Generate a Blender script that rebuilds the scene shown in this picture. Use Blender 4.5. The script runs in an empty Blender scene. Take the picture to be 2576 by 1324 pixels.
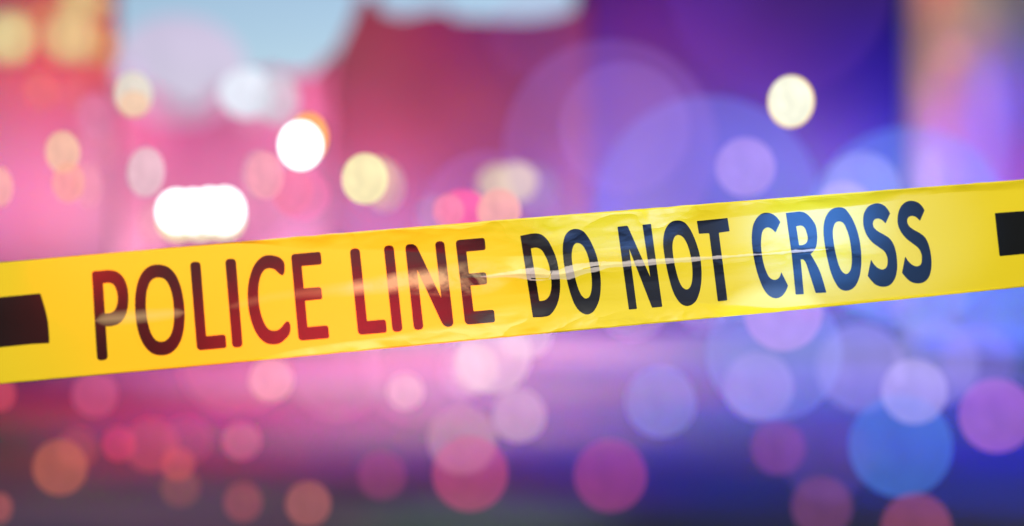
import bpy, bmesh, math, random
from mathutils import Vector, noise, Matrix
random.seed(4)
sc = bpy.context.scene
COL = sc.collection

# ------------------------------------------------------------------ camera
CAM_Z = 1.5
cam = bpy.data.cameras.new('camera'); cam_o = bpy.data.objects.new('camera', cam); COL.objects.link(cam_o)
cam_o.location = (0, 0, CAM_Z); cam_o.rotation_euler = (math.radians(90), 0, 0)
cam.lens = 50; cam.sensor_width = 36; cam.clip_start = 0.01; cam.clip_end = 2000
cam.dof.use_dof = True; cam.dof.focus_distance = 0.945; cam.dof.aperture_fstop = 2.1
sc.camera = cam_o
sc.view_settings.view_transform = 'Standard'; sc.view_settings.look = 'None'
sc.view_settings.exposure = 0; sc.view_settings.gamma = 1; sc.view_settings.use_curve_mapping = False
sc.cycles.use_denoising = True
sc.cycles.transparent_max_bounces = 64
sc.cycles.max_bounces = 6; sc.cycles.diffuse_bounces = 2; sc.cycles.glossy_bounces = 3

# ------------------------------------------------------------------ dusk sky and low sun
SUN_EL, SUN_ROT = math.radians(30), math.radians(45)
w = bpy.data.worlds.new('World'); sc.world = w; w.use_nodes = True
wn = w.node_tree.nodes; wl = w.node_tree.links
bg = wn['Background']; sky = wn.new('ShaderNodeTexSky'); sky.sky_type = 'NISHITA'; sky.sun_disc = False
sky.sun_elevation = SUN_EL; sky.sun_rotation = SUN_ROT; sky.air_density = 1.0; sky.dust_density = 0.2; sky.ozone_density = 1.0
wl.new(sky.outputs[0], bg.inputs['Color']); bg.inputs['Strength'].default_value = 0.112
sun = bpy.data.lights.new('sun', 'SUN'); sun.energy = 0.5; sun.angle = math.radians(12); sun.color = (1, .93, .85)
sun_o = bpy.data.objects.new('sun', sun); COL.objects.link(sun_o)
sd = Vector((math.sin(SUN_ROT) * math.cos(SUN_EL), math.cos(SUN_ROT) * math.cos(SUN_EL), math.sin(SUN_EL)))
sun_o.rotation_euler = sd.to_track_quat('Z', 'Y').to_euler()

# ------------------------------------------------------------------ helpers
K = .72 / 2576                       # metres per pixel of the measured picture at one metre
def at(px, py, y):
    return Vector(((px - 1288) * K * y, y, CAM_Z - (py - 662) * K * y))
def lin(c):
    return tuple(((v / 255) / 12.92 if v <= 10.3 else ((v / 255 + .055) / 1.055) ** 2.4) for v in c)
def spot(name, loc, target, size, blend, col, power, radius=.02):
    L = bpy.data.lights.new(name, 'SPOT'); L.energy = power; L.color = col; L.spot_size = size; L.spot_blend = blend
    L.shadow_soft_size = radius
    o = bpy.data.objects.new(name, L); COL.objects.link(o); o.location = loc
    o.rotation_euler = (Vector(target) - Vector(loc)).to_track_quat('-Z', 'Y').to_euler()
    return o

# ------------------------------------------------------------------ the tape's plane: where it stands in the street
PL = at(0, 813, .872); PR = at(2576, 587, .985)
S = (PR - PL).normalized()
N = S.cross(Vector((0, 0, 1))).normalized()          # points away from the camera
if N.y > 0: N = -N                                    # towards the camera
T = N.cross(S).normalized()
if T.z < 0: T = -T
ORI = PL
def st(px, py):                                       # measured picture -> metres along / across the tape
    d = at(px, py, 1.0) - Vector((0, 0, CAM_Z))
    o = Vector((0, 0, CAM_Z))
    k = (ORI - o).dot(N) / d.dot(N)
    p = o + d * k - ORI
    return (p.dot(S), p.dot(T))
def on_tape(px, py):
    a, b = st(px, py); return ORI + S * a + T * b
def smooth(x, a, b):
    x = min(1, max(0, (x - a) / (b - a))); return x * x * (3 - 2 * x)
def interp(tab, x):
    if x <= tab[0][0]: return tab[0][1] + (x - tab[0][0]) * (tab[1][1] - tab[0][1]) / (tab[1][0] - tab[0][0])
    for (a, va), (b, vb) in zip(tab, tab[1:]):
        if x <= b: return va + (vb - va) * (x - a) / (b - a)
    (a, va), (b, vb) = tab[-2:]
    return vb + (x - b) * (vb - va) / (b - a)
EDGE_T = [st(*p) for p in ((0, 660), (644, 604.5), (1240, 555), (1896, 503.6), (2576, 451.5))]
EDGE_B = [st(*p) for p in ((0, 966.5), (644, 908), (1240, 852), (1896, 791), (2576, 722.6))]

# ------------------------------------------------------------------ added coloured lamps, out of sight
# on the tape: unseen tinting spots added beside the camera, each at the mirror angle of the patch it lights
def tape_lamp(name, px, py, rpx, blend, col, power, dist=1.0, off=(0, 0), radius=.015, mirror=None):
    c = on_tape(px, py); aim = c
    if mirror: c = on_tape(*mirror)
    v = (Vector((0, 0, CAM_Z)) - c).normalized()
    r = (2 * v.dot(N) * N - v).normalized()
    loc = c + r * dist + S * off[0] + T * off[1]
    rad = rpx * K * c.y
    return spot(name, loc, aim, 2 * math.atan(rad / (Vector(loc) - aim).length), blend, col, power, radius)
TAPE_LAMPS = True
if TAPE_LAMPS:
    tape_lamp('red_tint_spot', 800, 940, 480, 1, (1, .012, .03), 50.0, radius=.06)
    tape_lamp('red_tint_spot', 1060, 890, 330, 1, (1, .012, .05), 31.2, radius=.05)
    tape_lamp('red_tint_spot', 700, 890, 200, 1, (1, .012, .02), 9.1, radius=.04)
    tape_lamp('red_tint_spot', 235, 655, 140, 1, (1, .02, .02), 31.2, radius=.02)
    tape_lamp('red_tint_spot', 330, 740, 460, 1, (1, .012, .02), 7.8, radius=.04)
    tape_lamp('blue_tint_spot', 1535, 372, 268, .03, (.10, .32, 1), 23.4, radius=.006, mirror=(1560, 590))
    tape_lamp('blue_tint_spot', 1790, 520, 290, .25, (.08, .32, 1), 2.6, radius=.02, mirror=(1800, 640))
    tape_lamp('blue_tint_spot', 2040, 560, 230, .9, (.07, .30, 1), 41.6, radius=.02)
    tape_lamp('blue_tint_spot', 2020, 570, 86, .12, (.08, .30, 1), 6.5, radius=.008)
    tape_lamp('blue_tint_spot', 2200, 600, 330, .9, (.10, .34, 1), 9.1, radius=.02)
    tape_lamp('blue_tint_spot', 1947, 890, 170, .03, (.24, .46, 1), 26.0, radius=.006, mirror=(1950, 760))
    tape_lamp('pale_veil_spot', 1650, 640, 620, 1, (.6, .66, 1), 2.6, radius=.08)  # added spot: pale veil over the middle of the tape
    # unseen neutral fill lamp added above the camera to brighten the tape
    a = bpy.data.lights.new('tape_key_fill', 'AREA'); a.shape = 'DISK'; a.size = .5; a.energy = 15; a.color = (1, .97, .93)
    ao = bpy.data.objects.new('tape_key_fill', a); COL.objects.link(ao); ao.location = (.25, -.35, 2.35)
    ao.rotation_euler = (Vector(ao.location) - on_tape(1288, 700)).to_track_quat('Z', 'Y').to_euler()
    a = bpy.data.lights.new('crumple_fill', 'AREA'); a.shape = 'DISK'; a.size = .16; a.energy = 4.2; a.color = (1, .97, .93)  # unseen lamp added so tilted crumple facets catch a highlight
    ao = bpy.data.objects.new('crumple_fill', a); COL.objects.link(ao); ao.location = (.22, -.1, 1.84)
    ao.rotation_euler = (Vector(ao.location) - on_tape(1500, 700)).to_track_quat('Z', 'Y').to_euler()
# in the street: unseen spots added to colour the facades and the road (x, y, z, aim, cone, rgb watts)
# added fill spots for walls and road (list)
FILL_SPOTS = [
 ('wall_fill', (-14.17, 33.4, 7.76), 2.618, (0.0, 0.0, 92.5)),
 ('wall_fill', (-12.36, 33.4, 7.76), 2.618, (0.0, 95.8, 0.0)),
 ('wall_fill', (-10.65, 33.4, 7.76), 2.618, (434.4, 0.0, 0.0)),
 ('wall_fill', (-12.36, 33.4, 6.15), 2.618, (358.0, 0.0, 0.0)),
 ('wall_fill', (-10.65, 33.4, 6.15), 2.618, (72.5, 0.0, 0.0)),
 ('wall_fill', (-14.17, 33.4, 4.54), 2.618, (0.0, 86.1, 0.0)),
 ('wall_fill', (-12.36, 33.4, 4.54), 2.618, (0.0, 12.1, 91.2)),
 ('wall_fill', (-10.65, 33.4, 4.54), 2.618, (0.0, 0.0, 53.3)),
 ('wall_fill', (-14.17, 33.4, 2.93), 2.618, (316.6, 228.4, 540.2)),
 ('wall_fill', (-12.36, 33.4, 2.93), 2.618, (283.4, 0.0, 0.0)),
 ('wall_fill', (-10.65, 33.4, 2.93), 2.618, (547.3, 399.2, 540.1)),
 ('wall_fill', (-11.41, 41, 5.95), 2.618, (307.8, 21.1, 228.8)),
 ('wall_fill', (-9.94, 41, 4.97), 2.618, (3.9, 0.0, 0.0)),
 ('wall_fill', (-8.22, 41, 5.95), 2.618, (61.8, 15.0, 33.7)),
 ('wall_fill', (-6.49, 41, 6.44), 2.618, (268.4, 22.9, 111.3)),
 ('wall_fill', (-11.17, 41, 3.86), 2.618, (32.4, 0.0, 2.7)),
 ('wall_fill', (-8.95, 41, 3.25), 2.618, (549.7, 266.3, 416.5)),
 ('wall_fill', (-4.34, 37.4, 7.9), 2.618, (234.6, 89.7, 78.9)),
 ('wall_fill', (-2.33, 37.4, 7.9), 2.618, (194.8, 0.0, 72.2)),
 ('wall_fill', (-0.31, 37.4, 7.9), 2.618, (0.0, 0.0, 306.0)),
 ('wall_fill', (-4.34, 37.4, 6.22), 2.618, (0.0, 102.8, 125.5)),
 ('wall_fill', (-2.33, 37.4, 6.22), 2.618, (0.0, 9.3, 0.0)),
 ('wall_fill', (-0.31, 37.4, 6.22), 2.618, (161.7, 68.5, 0.0)),
 ('wall_fill', (-4.34, 37.4, 4.43), 2.618, (396.8, 0.0, 0.0)),
 ('wall_fill', (-2.33, 37.4, 4.43), 2.618, (205.4, 58.5, 0.0)),
 ('wall_fill', (-0.31, 37.4, 4.43), 2.618, (117.7, 68.7, 332.8)),
 ('wall_fill', (-4.34, 37.4, 2.64), 2.618, (371.5, 716.2, 1261.0)),
 ('wall_fill', (-2.33, 37.4, 2.64), 2.618, (18.9, 0.0, 374.4)),
 ('wall_fill', (-0.31, 37.4, 2.64), 2.618, (0.0, 0.0, 237.4)),
 ('wall_fill', (3.28, 37.8, 8.6), 2.618, (176.0, 10.8, 104.9)),
 ('wall_fill', (5.3, 37.8, 8.6), 2.618, (45.8, 6.3, 186.0)),
 ('wall_fill', (3.28, 37.8, 7.03), 2.618, (100.0, 26.5, 0.0)),
 ('wall_fill', (5.3, 37.8, 7.03), 2.618, (164.0, 66.3, 21.7)),
 ('wall_fill', (7.21, 37.8, 7.03), 2.618, (94.2, 0.0, 77.6)),
 ('wall_fill', (9.12, 37.8, 7.03), 2.618, (0.0, 0.0, 74.7)),
 ('wall_fill', (10.7, 37.8, 7.03), 2.618, (0.0, 0.0, 221.3)),
 ('wall_fill', (3.28, 37.8, 5.57), 2.618, (205.7, 0.0, 15.8)),
 ('wall_fill', (5.3, 37.8, 5.57), 2.618, (0.0, 0.0, 148.2)),
 ('wall_fill', (7.21, 37.8, 5.57), 2.618, (59.8, 0.0, 112.2)),
 ('wall_fill', (3.28, 37.8, 4.11), 2.618, (406.2, 373.0, 83.9)),
 ('wall_fill', (5.3, 37.8, 4.11), 2.618, (0.0, 67.3, 336.3)),
 ('wall_fill', (7.21, 37.8, 4.11), 2.618, (251.2, 504.1, 359.9)),
 ('wall_fill', (9.12, 37.8, 4.11), 2.618, (321.1, 0.0, 343.3)),
 ('wall_fill', (10.7, 37.8, 4.11), 2.618, (0.0, 0.0, 551.1)),
 ('wall_fill', (3.28, 37.8, 2.65), 2.618, (166.1, 308.4, 201.9)),
 ('wall_fill', (5.3, 37.8, 2.65), 2.618, (44.9, 0.0, 59.2)),
 ('wall_fill', (7.21, 37.8, 2.65), 2.618, (0.0, 0.0, 60.6)),
 ('wall_fill', (9.12, 37.8, 2.65), 2.618, (147.2, 535.8, 54.9)),
 ('wall_fill', (10.7, 37.8, 2.65), 2.618, (0.0, 612.7, 152.1)),
 ('wall_fill', (7.98, 23.9, 5.99), 2.618, (23.8, 20.5, 8.6)),
 ('wall_fill', (7.98, 23.9, 5.22), 2.618, (0.0, 1.4, 0.0)),
 ('wall_fill', (8.75, 23.9, 5.22), 2.618, (0.0, 0.0, 4.6)),
 ('wall_fill', (7.28, 23.9, 4.45), 2.618, (19.6, 16.7, 0.0)),
 ('wall_fill', (7.98, 23.9, 4.45), 2.618, (20.7, 0.0, 0.6)),
 ('wall_fill', (8.75, 23.9, 4.45), 2.618, (0.0, 3.3, 72.9)),
 ('wall_fill', (7.28, 23.9, 3.68), 2.618, (24.2, 2.0, 46.1)),
 ('wall_fill', (7.98, 23.9, 3.68), 2.618, (0.0, 0.0, 34.6)),
 ('wall_fill', (7.28, 23.9, 2.91), 2.618, (41.4, 28.2, 53.7)),
 ('wall_fill', (8.75, 23.9, 2.91), 2.618, (27.0, 0.5, 52.2)),
 ('wall_fill', (7.28, 23.9, 1.65), 2.618, (6.1, 0.0, 66.0)),
 ('wall_fill', (8.75, 23.9, 1.65), 2.618, (0.1, 11.5, 96.1)),
 ('road', (-2.96, 8.41, 3.8), 0.564, (506.3, 330.3, 317.2)),
 ('road', (-2.28, 8.41, 3.8), 0.564, (165.6, 48.3, 253.6)),
 ('road', (-1.59, 8.41, 3.8), 0.564, (768.6, 328.8, 421.7)),
 ('road', (-0.23, 8.41, 3.8), 0.564, (489.2, 725.5, 473.8)),
 ('road', (1.82, 8.41, 3.8), 0.564, (0.0, 0.0, 140.2)),
 ('road', (2.5, 8.41, 3.8), 0.564, (36.7, 0.0, 0.0)),
 ('road', (-2.9, 9.28, 4), 0.628, (418.8, 19.6, 239.6)),
 ('road', (-2.15, 9.28, 4), 0.628, (257.6, 393.9, 0.0)),
 ('road', (-1.4, 9.28, 4), 0.628, (0.0, 0.0, 255.6)),
 ('road', (-0.64, 9.28, 4), 0.628, (0.0, 0.0, 5.8)),
 ('road', (0.11, 9.28, 4), 0.628, (274.0, 0.0, 629.7)),
 ('road', (0.86, 9.28, 4), 0.628, (0.0, 0.0, 566.2)),
 ('road', (1.61, 9.28, 4), 0.628, (0.0, 0.0, 698.5)),
 ('road', (3.12, 9.28, 4), 0.628, (25.6, 81.1, 2168.9)),
 ('road', (-3.64, 10.36, 4.4), 0.698, (980.0, 364.5, 373.6)),
 ('road', (-1.96, 10.36, 4.4), 0.698, (920.3, 0.0, 791.2)),
 ('road', (-1.12, 10.36, 4.4), 0.698, (650.6, 113.4, 0.0)),
 ('road', (-0.28, 10.36, 4.4), 0.698, (694.6, 141.8, 466.8)),
 ('road', (1.4, 10.36, 4.4), 0.698, (0.0, 0.0, 1463.6)),
 ('road', (2.24, 10.36, 4.4), 0.698, (0.0, 77.0, 0.0)),
 ('road', (3.08, 10.36, 4.4), 0.698, (0.0, 0.0, 818.2)),
 ('road', (-3.58, 11.47, 4.8), 0.754, (134.8, 0.0, 0.0)),
 ('road', (-2.65, 11.47, 4.8), 0.754, (2410.0, 0.0, 0.0)),
 ('road', (-1.72, 11.47, 4.8), 0.754, (1318.1, 189.3, 0.0)),
 ('road', (-0.79, 11.47, 4.8), 0.754, (0.0, 0.0, 2192.9)),
 ('road', (0.13, 11.47, 4.8), 0.754, (0.0, 0.0, 1564.6)),
 ('road', (1.06, 11.47, 4.8), 0.754, (0.0, 0.0, 2219.4)),
 ('road', (1.99, 11.47, 4.8), 0.754, (650.5, 241.6, 0.0)),
 ('road', (3.85, 11.47, 4.8), 0.754, (0.0, 0.0, 7004.9)),
 ('road', (-4.51, 12.84, 5.2), 0.833, (0.0, 596.8, 256.1)),
 ('road', (-3.47, 12.84, 5.2), 0.833, (768.0, 0.0, 0.0)),
 ('road', (-2.43, 12.84, 5.2), 0.833, (2122.0, 0.0, 3181.4)),
 ('road', (-1.39, 12.84, 5.2), 0.833, (0.0, 1954.7, 0.0)),
 ('road', (-0.35, 12.84, 5.2), 0.833, (5351.7, 867.3, 1875.5)),
 ('road', (0.69, 12.84, 5.2), 0.833, (739.6, 1191.2, 0.0)),
 ('road', (1.73, 12.84, 5.2), 0.833, (0.0, 0.0, 4373.9)),
 ('road', (2.77, 12.84, 5.2), 0.833, (366.8, 455.1, 0.0)),
 ('road', (3.81, 12.84, 5.2), 0.833, (36.6, 14.0, 0.0)),
 ('road', (-4.56, 14.58, 5.8), 0.9, (3222.0, 217.8, 732.4)),
 ('road', (-3.38, 14.58, 5.8), 0.9, (4513.5, 0.0, 0.0)),
 ('road', (-2.19, 14.58, 5.8), 0.9, (5103.4, 116.4, 1858.7)),
 ('road', (-1.01, 14.58, 5.8), 0.9, (3908.2, 0.0, 2541.7)),
 ('road', (0.17, 14.58, 5.8), 0.9, (0.0, 1264.9, 3037.3)),
 ('road', (1.35, 14.58, 5.8), 0.9, (971.6, 660.6, 4136.7)),
 ('road', (2.54, 14.58, 5.8), 0.9, (1040.8, 0.0, 0.0)),
 ('road', (3.72, 14.58, 5.8), 0.9, (0.0, 1006.3, 11328.3)),
 ('road', (-5.93, 16.88, 6.5), 0.964, (4830.0, 0.0, 0.0)),
 ('road', (-4.57, 16.88, 6.5), 0.964, (610.4, 0.0, 1292.0)),
 ('road', (-3.2, 16.88, 6.5), 0.964, (0.0, 0.0, 301.2)),
 ('road', (-1.83, 16.88, 6.5), 0.964, (7254.6, 4332.2, 6003.2)),
 ('road', (-0.46, 16.88, 6.5), 0.964, (3975.2, 3469.8, 1332.2)),
 ('road', (0.91, 16.88, 6.5), 0.964, (7348.5, 0.0, 8105.9)),
 ('road', (2.27, 16.88, 6.5), 0.964, (0.0, 2935.1, 136.6)),
 ('road', (5.01, 16.88, 6.5), 0.964, (1590.9, 473.8, 10264.9)),
 ('road', (-4.63, 20.02, 7.2), 1.077, (0.0, 0.0, 1721.2)),
 ('road', (-3.01, 20.02, 7.2), 1.077, (30292.6, 5011.8, 13075.7)),
 ('road', (-1.39, 20.02, 7.2), 1.077, (0.0, 1277.6, 3437.6)),
 ('road', (0.24, 20.02, 7.2), 1.077, (7708.1, 3570.1, 6159.4)),
 ('road', (1.86, 20.02, 7.2), 1.077, (0.0, 0.0, 6026.7)),
 ('road', (3.48, 20.02, 7.2), 1.077, (4896.0, 3827.6, 12126.4)),
 ('road', (5.1, 20.02, 7.2), 1.077, (0.0, 0.0, 3815.2)),
 ('road', (6.73, 20.02, 7.2), 1.077, (3065.8, 4521.2, 11197.5)),
 ('road', (-6.66, 24.62, 8), 1.205, (0.0, 0.0, 862.0)),
 ('road', (-2.67, 24.62, 8), 1.205, (0.0, 835.3, 282.5)),
 ('road', (-0.67, 24.62, 8), 1.205, (42604.5, 14175.2, 22205.3)),
 ('road', (1.32, 24.62, 8), 1.205, (0.0, 0.0, 918.7)),
 ('road', (3.32, 24.62, 8), 1.205, (6561.4, 9427.6, 18778.8)),
 ('road', (7.31, 24.62, 8), 1.205, (572.2, 32.7, 0.0)),
 ('road', (-7.18, 31.02, 8), 1.438, (0.0, 0.0, 3195.3)),
 ('road', (-2.15, 31.02, 8), 1.438, (0.0, 15530.2, 14043.2)),
 ('road', (0.36, 31.02, 8), 1.438, (21367.4, 0.0, 21093.3)),
 ('road', (2.88, 31.02, 8), 1.438, (0.0, 3041.1, 869.4)),
 ('road', (5.39, 31.02, 8), 1.438, (2373.1, 1746.3, 13280.4)),
 ('road', (7.91, 31.02, 8), 1.438, (7351.2, 9232.7, 34975.3)),
 ('road', (-7.37, 38.89, 8), 1.571, (0.0, 2160.5, 364.9)),
 ('road', (-4.22, 38.89, 8), 1.571, (199.6, 0.0, 151.2)),
 ('road', (-1.07, 38.89, 8), 1.571, (142.6, 76.5, 0.0)),
 ('road', (2.09, 38.89, 8), 1.571, (0.0, 0.0, 0.9)),
 ('road', (5.24, 38.89, 8), 1.571, (159.2, 0.0, 0.0)),
 ('road', (11.54, 38.89, 8), 1.571, (0.0, 37.5, 626.3)),
 ('wall_fill', (-12.18, 42, 6.44), 2.618, (181.8, 16.2, 46.1)),
 ('wall_fill', (-5.94, 42, 6.44), 2.618, (206.0, 77.5, 140.1)),
 ('wall_fill', (-12.18, 42, 4.72), 2.618, (175.5, 122.2, 150.3)),
 ('wall_fill', (-5.94, 42, 4.72), 2.618, (88.1, 33.5, 77.0)),
 ('wall_fill', (-5.94, 42, 3.25), 2.618, (38.7, 73.2, 129.0)),
 ('wall_fill', (-12.18, 42, 1.77), 2.618, (544.5, 345.7, 470.2)),
 ('wall_fill', (-5.94, 42, 1.77), 2.618, (342.3, 185.3, 313.9)),
 ('wall_fill', (2.38, 38.7, 7.14), 2.618, (0.0, 0.7, 0.0)),
 ('wall_fill', (1.7, 38.5, 6.78), 2.618, (0.0, 19.7, 162.4)),
 ('wall_fill', (2.38, 38.7, 5.79), 2.618, (0.0, 2.1, 13.4)),
 ('wall_fill', (1.7, 38.5, 4.09), 2.618, (0.0, 0.0, 262.2)),
 ('wall_fill', (2.38, 38.7, 2.87), 2.618, (37.6, 0.0, 0.0)),
 ('wall_fill', (1.7, 38.5, 2.53), 2.618, (0.0, 108.5, 318.7)),
 ('wall_fill', (7.28, 23.9, 0.54), 2.618, (0.0, 6.5, 0.0)),
 ('wall_fill', (7.98, 23.9, 0.54), 2.618, (2.9, 0.0, 0.0)),
 ('wall_fill', (8.75, 23.9, 0.54), 2.618, (1.8, 10.1, 8.1)),
 ('wall_fill', (7.28, 23.9, 0.05), 2.618, (0.0, 2.0, 80.7)),
 ('wall_fill', (7.98, 23.9, 0.05), 2.618, (5.7, 10.5, 46.7)),
 ('wall_fill', (8.75, 23.9, 0.05), 2.618, (1.2, 1.2, 71.8)),
 ('wall_fill', (-4.34, 37.4, 0.63), 2.618, (318.7, 0.0, 484.1)),
 ('wall_fill', (-1.54, 37.4, 0.63), 2.618, (1016.9, 1048.6, 1172.8)),
 ('wall_fill', (1.25, 37.4, 0.63), 2.618, (105.7, 155.5, 898.5)),
 ('wall_fill', (3.28, 37.8, 0.62), 2.618, (653.4, 484.3, 0.0)),
 ('wall_fill', (5.3, 37.8, 0.62), 2.618, (477.5, 161.4, 116.7)),
 ('wall_fill', (7.21, 37.8, 0.62), 2.618, (240.1, 531.2, 493.0)),
 ('wall_fill', (10.7, 37.8, 0.62), 2.618, (346.0, 297.0, 911.8)),
 ('road', (7.86, 20.8, 6), 0.927, (48.5, 0.0, 0.0)),
 ('wall_fill', (4.4, 38.8, 0.12), 2.618, (432.1, 1217.0, 1006.9)),
 ('wall_fill', (6.65, 38.8, 0.12), 2.618, (0.0, 409.4, 359.5)),
 ('wall_fill', (8.34, 38.8, 0.12), 2.618, (512.7, 63.0, 508.6)),
 ('wall_fill', (10.02, 38.8, 0.12), 2.618, (0.0, 924.3, 195.3)),
 ('wall_fill', (11.03, 38.8, 0.12), 2.618, (667.3, 0.0, 788.9)),
 ('road', (-10.46, 34.4, 6), 0.98, (0.0, 173.0, 904.0)),
 ('wall_fill', (0.69, 38.4, 0.12), 2.618, (0.0, 186.6, 1021.4)),
]

for i, (kind, loc, cone, rgb) in enumerate(FILL_SPOTS):
    m = max(rgb)
    if m <= 1e-4: continue
    tgt = Vector(loc) + (Vector((0, 1, 0)) if kind == 'wall_fill' else Vector((0, 0, -1)))
    spot('wall_fill_spot' if kind == 'wall_fill' else 'road_fill_spot', loc, tgt, cone, 1, tuple(v / m for v in rgb), m, .05)

# ------------------------------------------------------------------ materials
def mat(name):
    m = bpy.data.materials.new(name); m.use_nodes = True
    return m, m.node_tree.nodes, m.node_tree.links, m.node_tree.nodes['Principled BSDF']
def rough_mat(name, col, col2, scale=2.0, rough=.85, bump=.3, detail=6):
    m, n, l, b = mat(name)
    tc = n.new('ShaderNodeTexCoord'); no = n.new('ShaderNodeTexNoise'); no.inputs['Scale'].default_value = scale; no.inputs['Detail'].default_value = detail
    l.new(tc.outputs['Object'], no.inputs['Vector'])
    mx = n.new('ShaderNodeMix'); mx.data_type = 'RGBA'
    mx.inputs[6].default_value = (*col, 1); mx.inputs[7].default_value = (*col2, 1)
    l.new(no.outputs['Fac'], mx.inputs[0]); l.new(mx.outputs[2], b.inputs['Base Color'])
    b.inputs['Roughness'].default_value = rough; b.inputs['Specular IOR Level'].default_value = .12
    bp = n.new('ShaderNodeBump'); bp.inputs['Strength'].default_value = bump; bp.inputs['Distance'].default_value = .02
    l.new(no.outputs['Fac'], bp.inputs['Height']); l.new(bp.outputs[0], b.inputs['Normal'])
    return m
M_PINK = rough_mat('rose_plaster', (.34, .17, .20), (.28, .14, .17))
M_RED = rough_mat('dark_red_brick', (.20, .055, .07), (.15, .045, .06))
M_INDIGO = rough_mat('indigo_render', (.075, .035, .16), (.06, .03, .13))
M_TAN = rough_mat('tan_stone', (.46, .38, .36), (.38, .32, .31))
M_ROOF = rough_mat('dark_roof_slate', (.07, .05, .06), (.05, .04, .05), rough=.7)
M_ASPH = rough_mat('asphalt', (.046, .043, .048), (.036, .034, .039), scale=9, rough=.8, detail=10)
M_PAVE = rough_mat('pavement_concrete', (.09, .085, .095), (.075, .07, .08), scale=4)
M_LEAF = rough_mat('dark_leaves', (.06, .05, .05), (.04, .035, .035), rough=.8)
M_BARK = rough_mat('bark', (.08, .05, .045), (.05, .03, .03))
M_GLASS, n_, l_, b_ = mat('dark_window_glass'); b_.inputs['Base Color'].default_value = (.10, .05, .08, 1); b_.inputs['Roughness'].default_value = .35
M_TRIM = rough_mat('window_trim', (.25, .15, .18), (.2, .12, .15))
M_LIT, n_, l_, b_ = mat('lit_window_glass')
b_.inputs['Base Color'].default_value = (.12, .12, .08, 1); b_.inputs['Emission Color'].default_value = (*lin((215, 210, 150)), 1); b_.inputs['Emission Strength'].default_value = .75

# ------------------------------------------------------------------ object helpers
def link(name, me, parent=None, mats=None):
    o = bpy.data.objects.new(name, me); COL.objects.link(o)
    if parent: o.parent = parent
    if mats and me: me.materials.append(mats)
    return o
def tag(o, label=None, cat=None, group=None, kind=None):
    if label: o['label'] = label
    if cat: o['category'] = cat
    if group: o['group'] = group
    if kind: o['kind'] = kind
    return o
def empty(name, loc):
    o = bpy.data.objects.new(name, None); COL.objects.link(o); o.location = loc; o.empty_display_size = .1
    return o
def boxes(name, lst, m, parent=None, bevel=0):
    bm = bmesh.new()
    for (x0, x1, y0, y1, z0, z1) in lst:
        vs = [bm.verts.new(p) for p in ((x0, y0, z0), (x1, y0, z0), (x1, y1, z0), (x0, y1, z0), (x0, y0, z1), (x1, y0, z1), (x1, y1, z1), (x0, y1, z1))]
        for f in ((3, 2, 1, 0), (4, 5, 6, 7), (0, 1, 5, 4), (1, 2, 6, 5), (2, 3, 7, 6), (3, 0, 4, 7)):
            bm.faces.new([vs[i] for i in f])
    if bevel: bmesh.ops.bevel(bm, geom=bm.edges[:], offset=bevel, segments=2, affect='EDGES')
    me = bpy.data.meshes.new(name); bm.to_mesh(me); bm.free()
    return link(name, me, parent, m)
def prism_y(name, pts, y0, y1, m, parent=None):          # outline in x,z pulled from y0 to y1
    bm = bmesh.new()
    a = [bm.verts.new((x, y0, z)) for x, z in pts]; b = [bm.verts.new((x, y1, z)) for x, z in pts]
    k = len(pts)
    bm.faces.new(a); bm.faces.new(b[::-1])
    for i in range(k): bm.faces.new((a[i], b[i], b[(i + 1) % k], a[(i + 1) % k]))
    bmesh.ops.recalc_face_normals(bm, faces=bm.faces[:])
    me = bpy.data.meshes.new(name); bm.to_mesh(me); bm.free()
    return link(name, me, parent, m)

# ------------------------------------------------------------------ ground
bm = bmesh.new()
vs = [bm.verts.new(p) for p in ((-300, -20, 0), (300, -20, 0), (300, 900, 0), (-300, 900, 0))]; bm.faces.new(vs)
me = bpy.data.meshes.new('road'); bm.to_mesh(me); bm.free()
tag(link('road', me, None, M_ASPH), kind='structure')
o = boxes('pavement', [(-40, 40, 33.5, 120, -.2, .13)], M_PAVE); tag(o, kind='structure')

# ------------------------------------------------------------------ buildings at the end of the street
def window(parent, x, z, y, wd, ht, glass=M_GLASS):
    f = boxes('window', [(x - wd / 2 - .08, x - wd / 2, y - .06, y + .1, z, z + ht), (x + wd / 2, x + wd / 2 + .08, y - .06, y + .1, z, z + ht),
                         (x - wd / 2 - .08, x + wd / 2 + .08, y - .06, y + .1, z + ht, z + ht + .1)], M_TRIM, parent)
    boxes('pane', [(x - wd / 2 + .002, x - .02, y - .02, y + .03, z + .002, z + ht - .002)], glass, f)
    boxes('pane', [(x + .02, x + wd / 2 - .002, y - .02, y + .03, z + .002, z + ht - .002)], glass, f)
    boxes('mullion', [(x - .018, x + .018, y - .05, y + .04, z + .002, z + ht - .002)], M_TRIM, f)
    boxes('sill', [(x - wd / 2 - .15, x + wd / 2 + .15, y - .16, y + .1, z - .09, z - .003)], M_TRIM, f)
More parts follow.
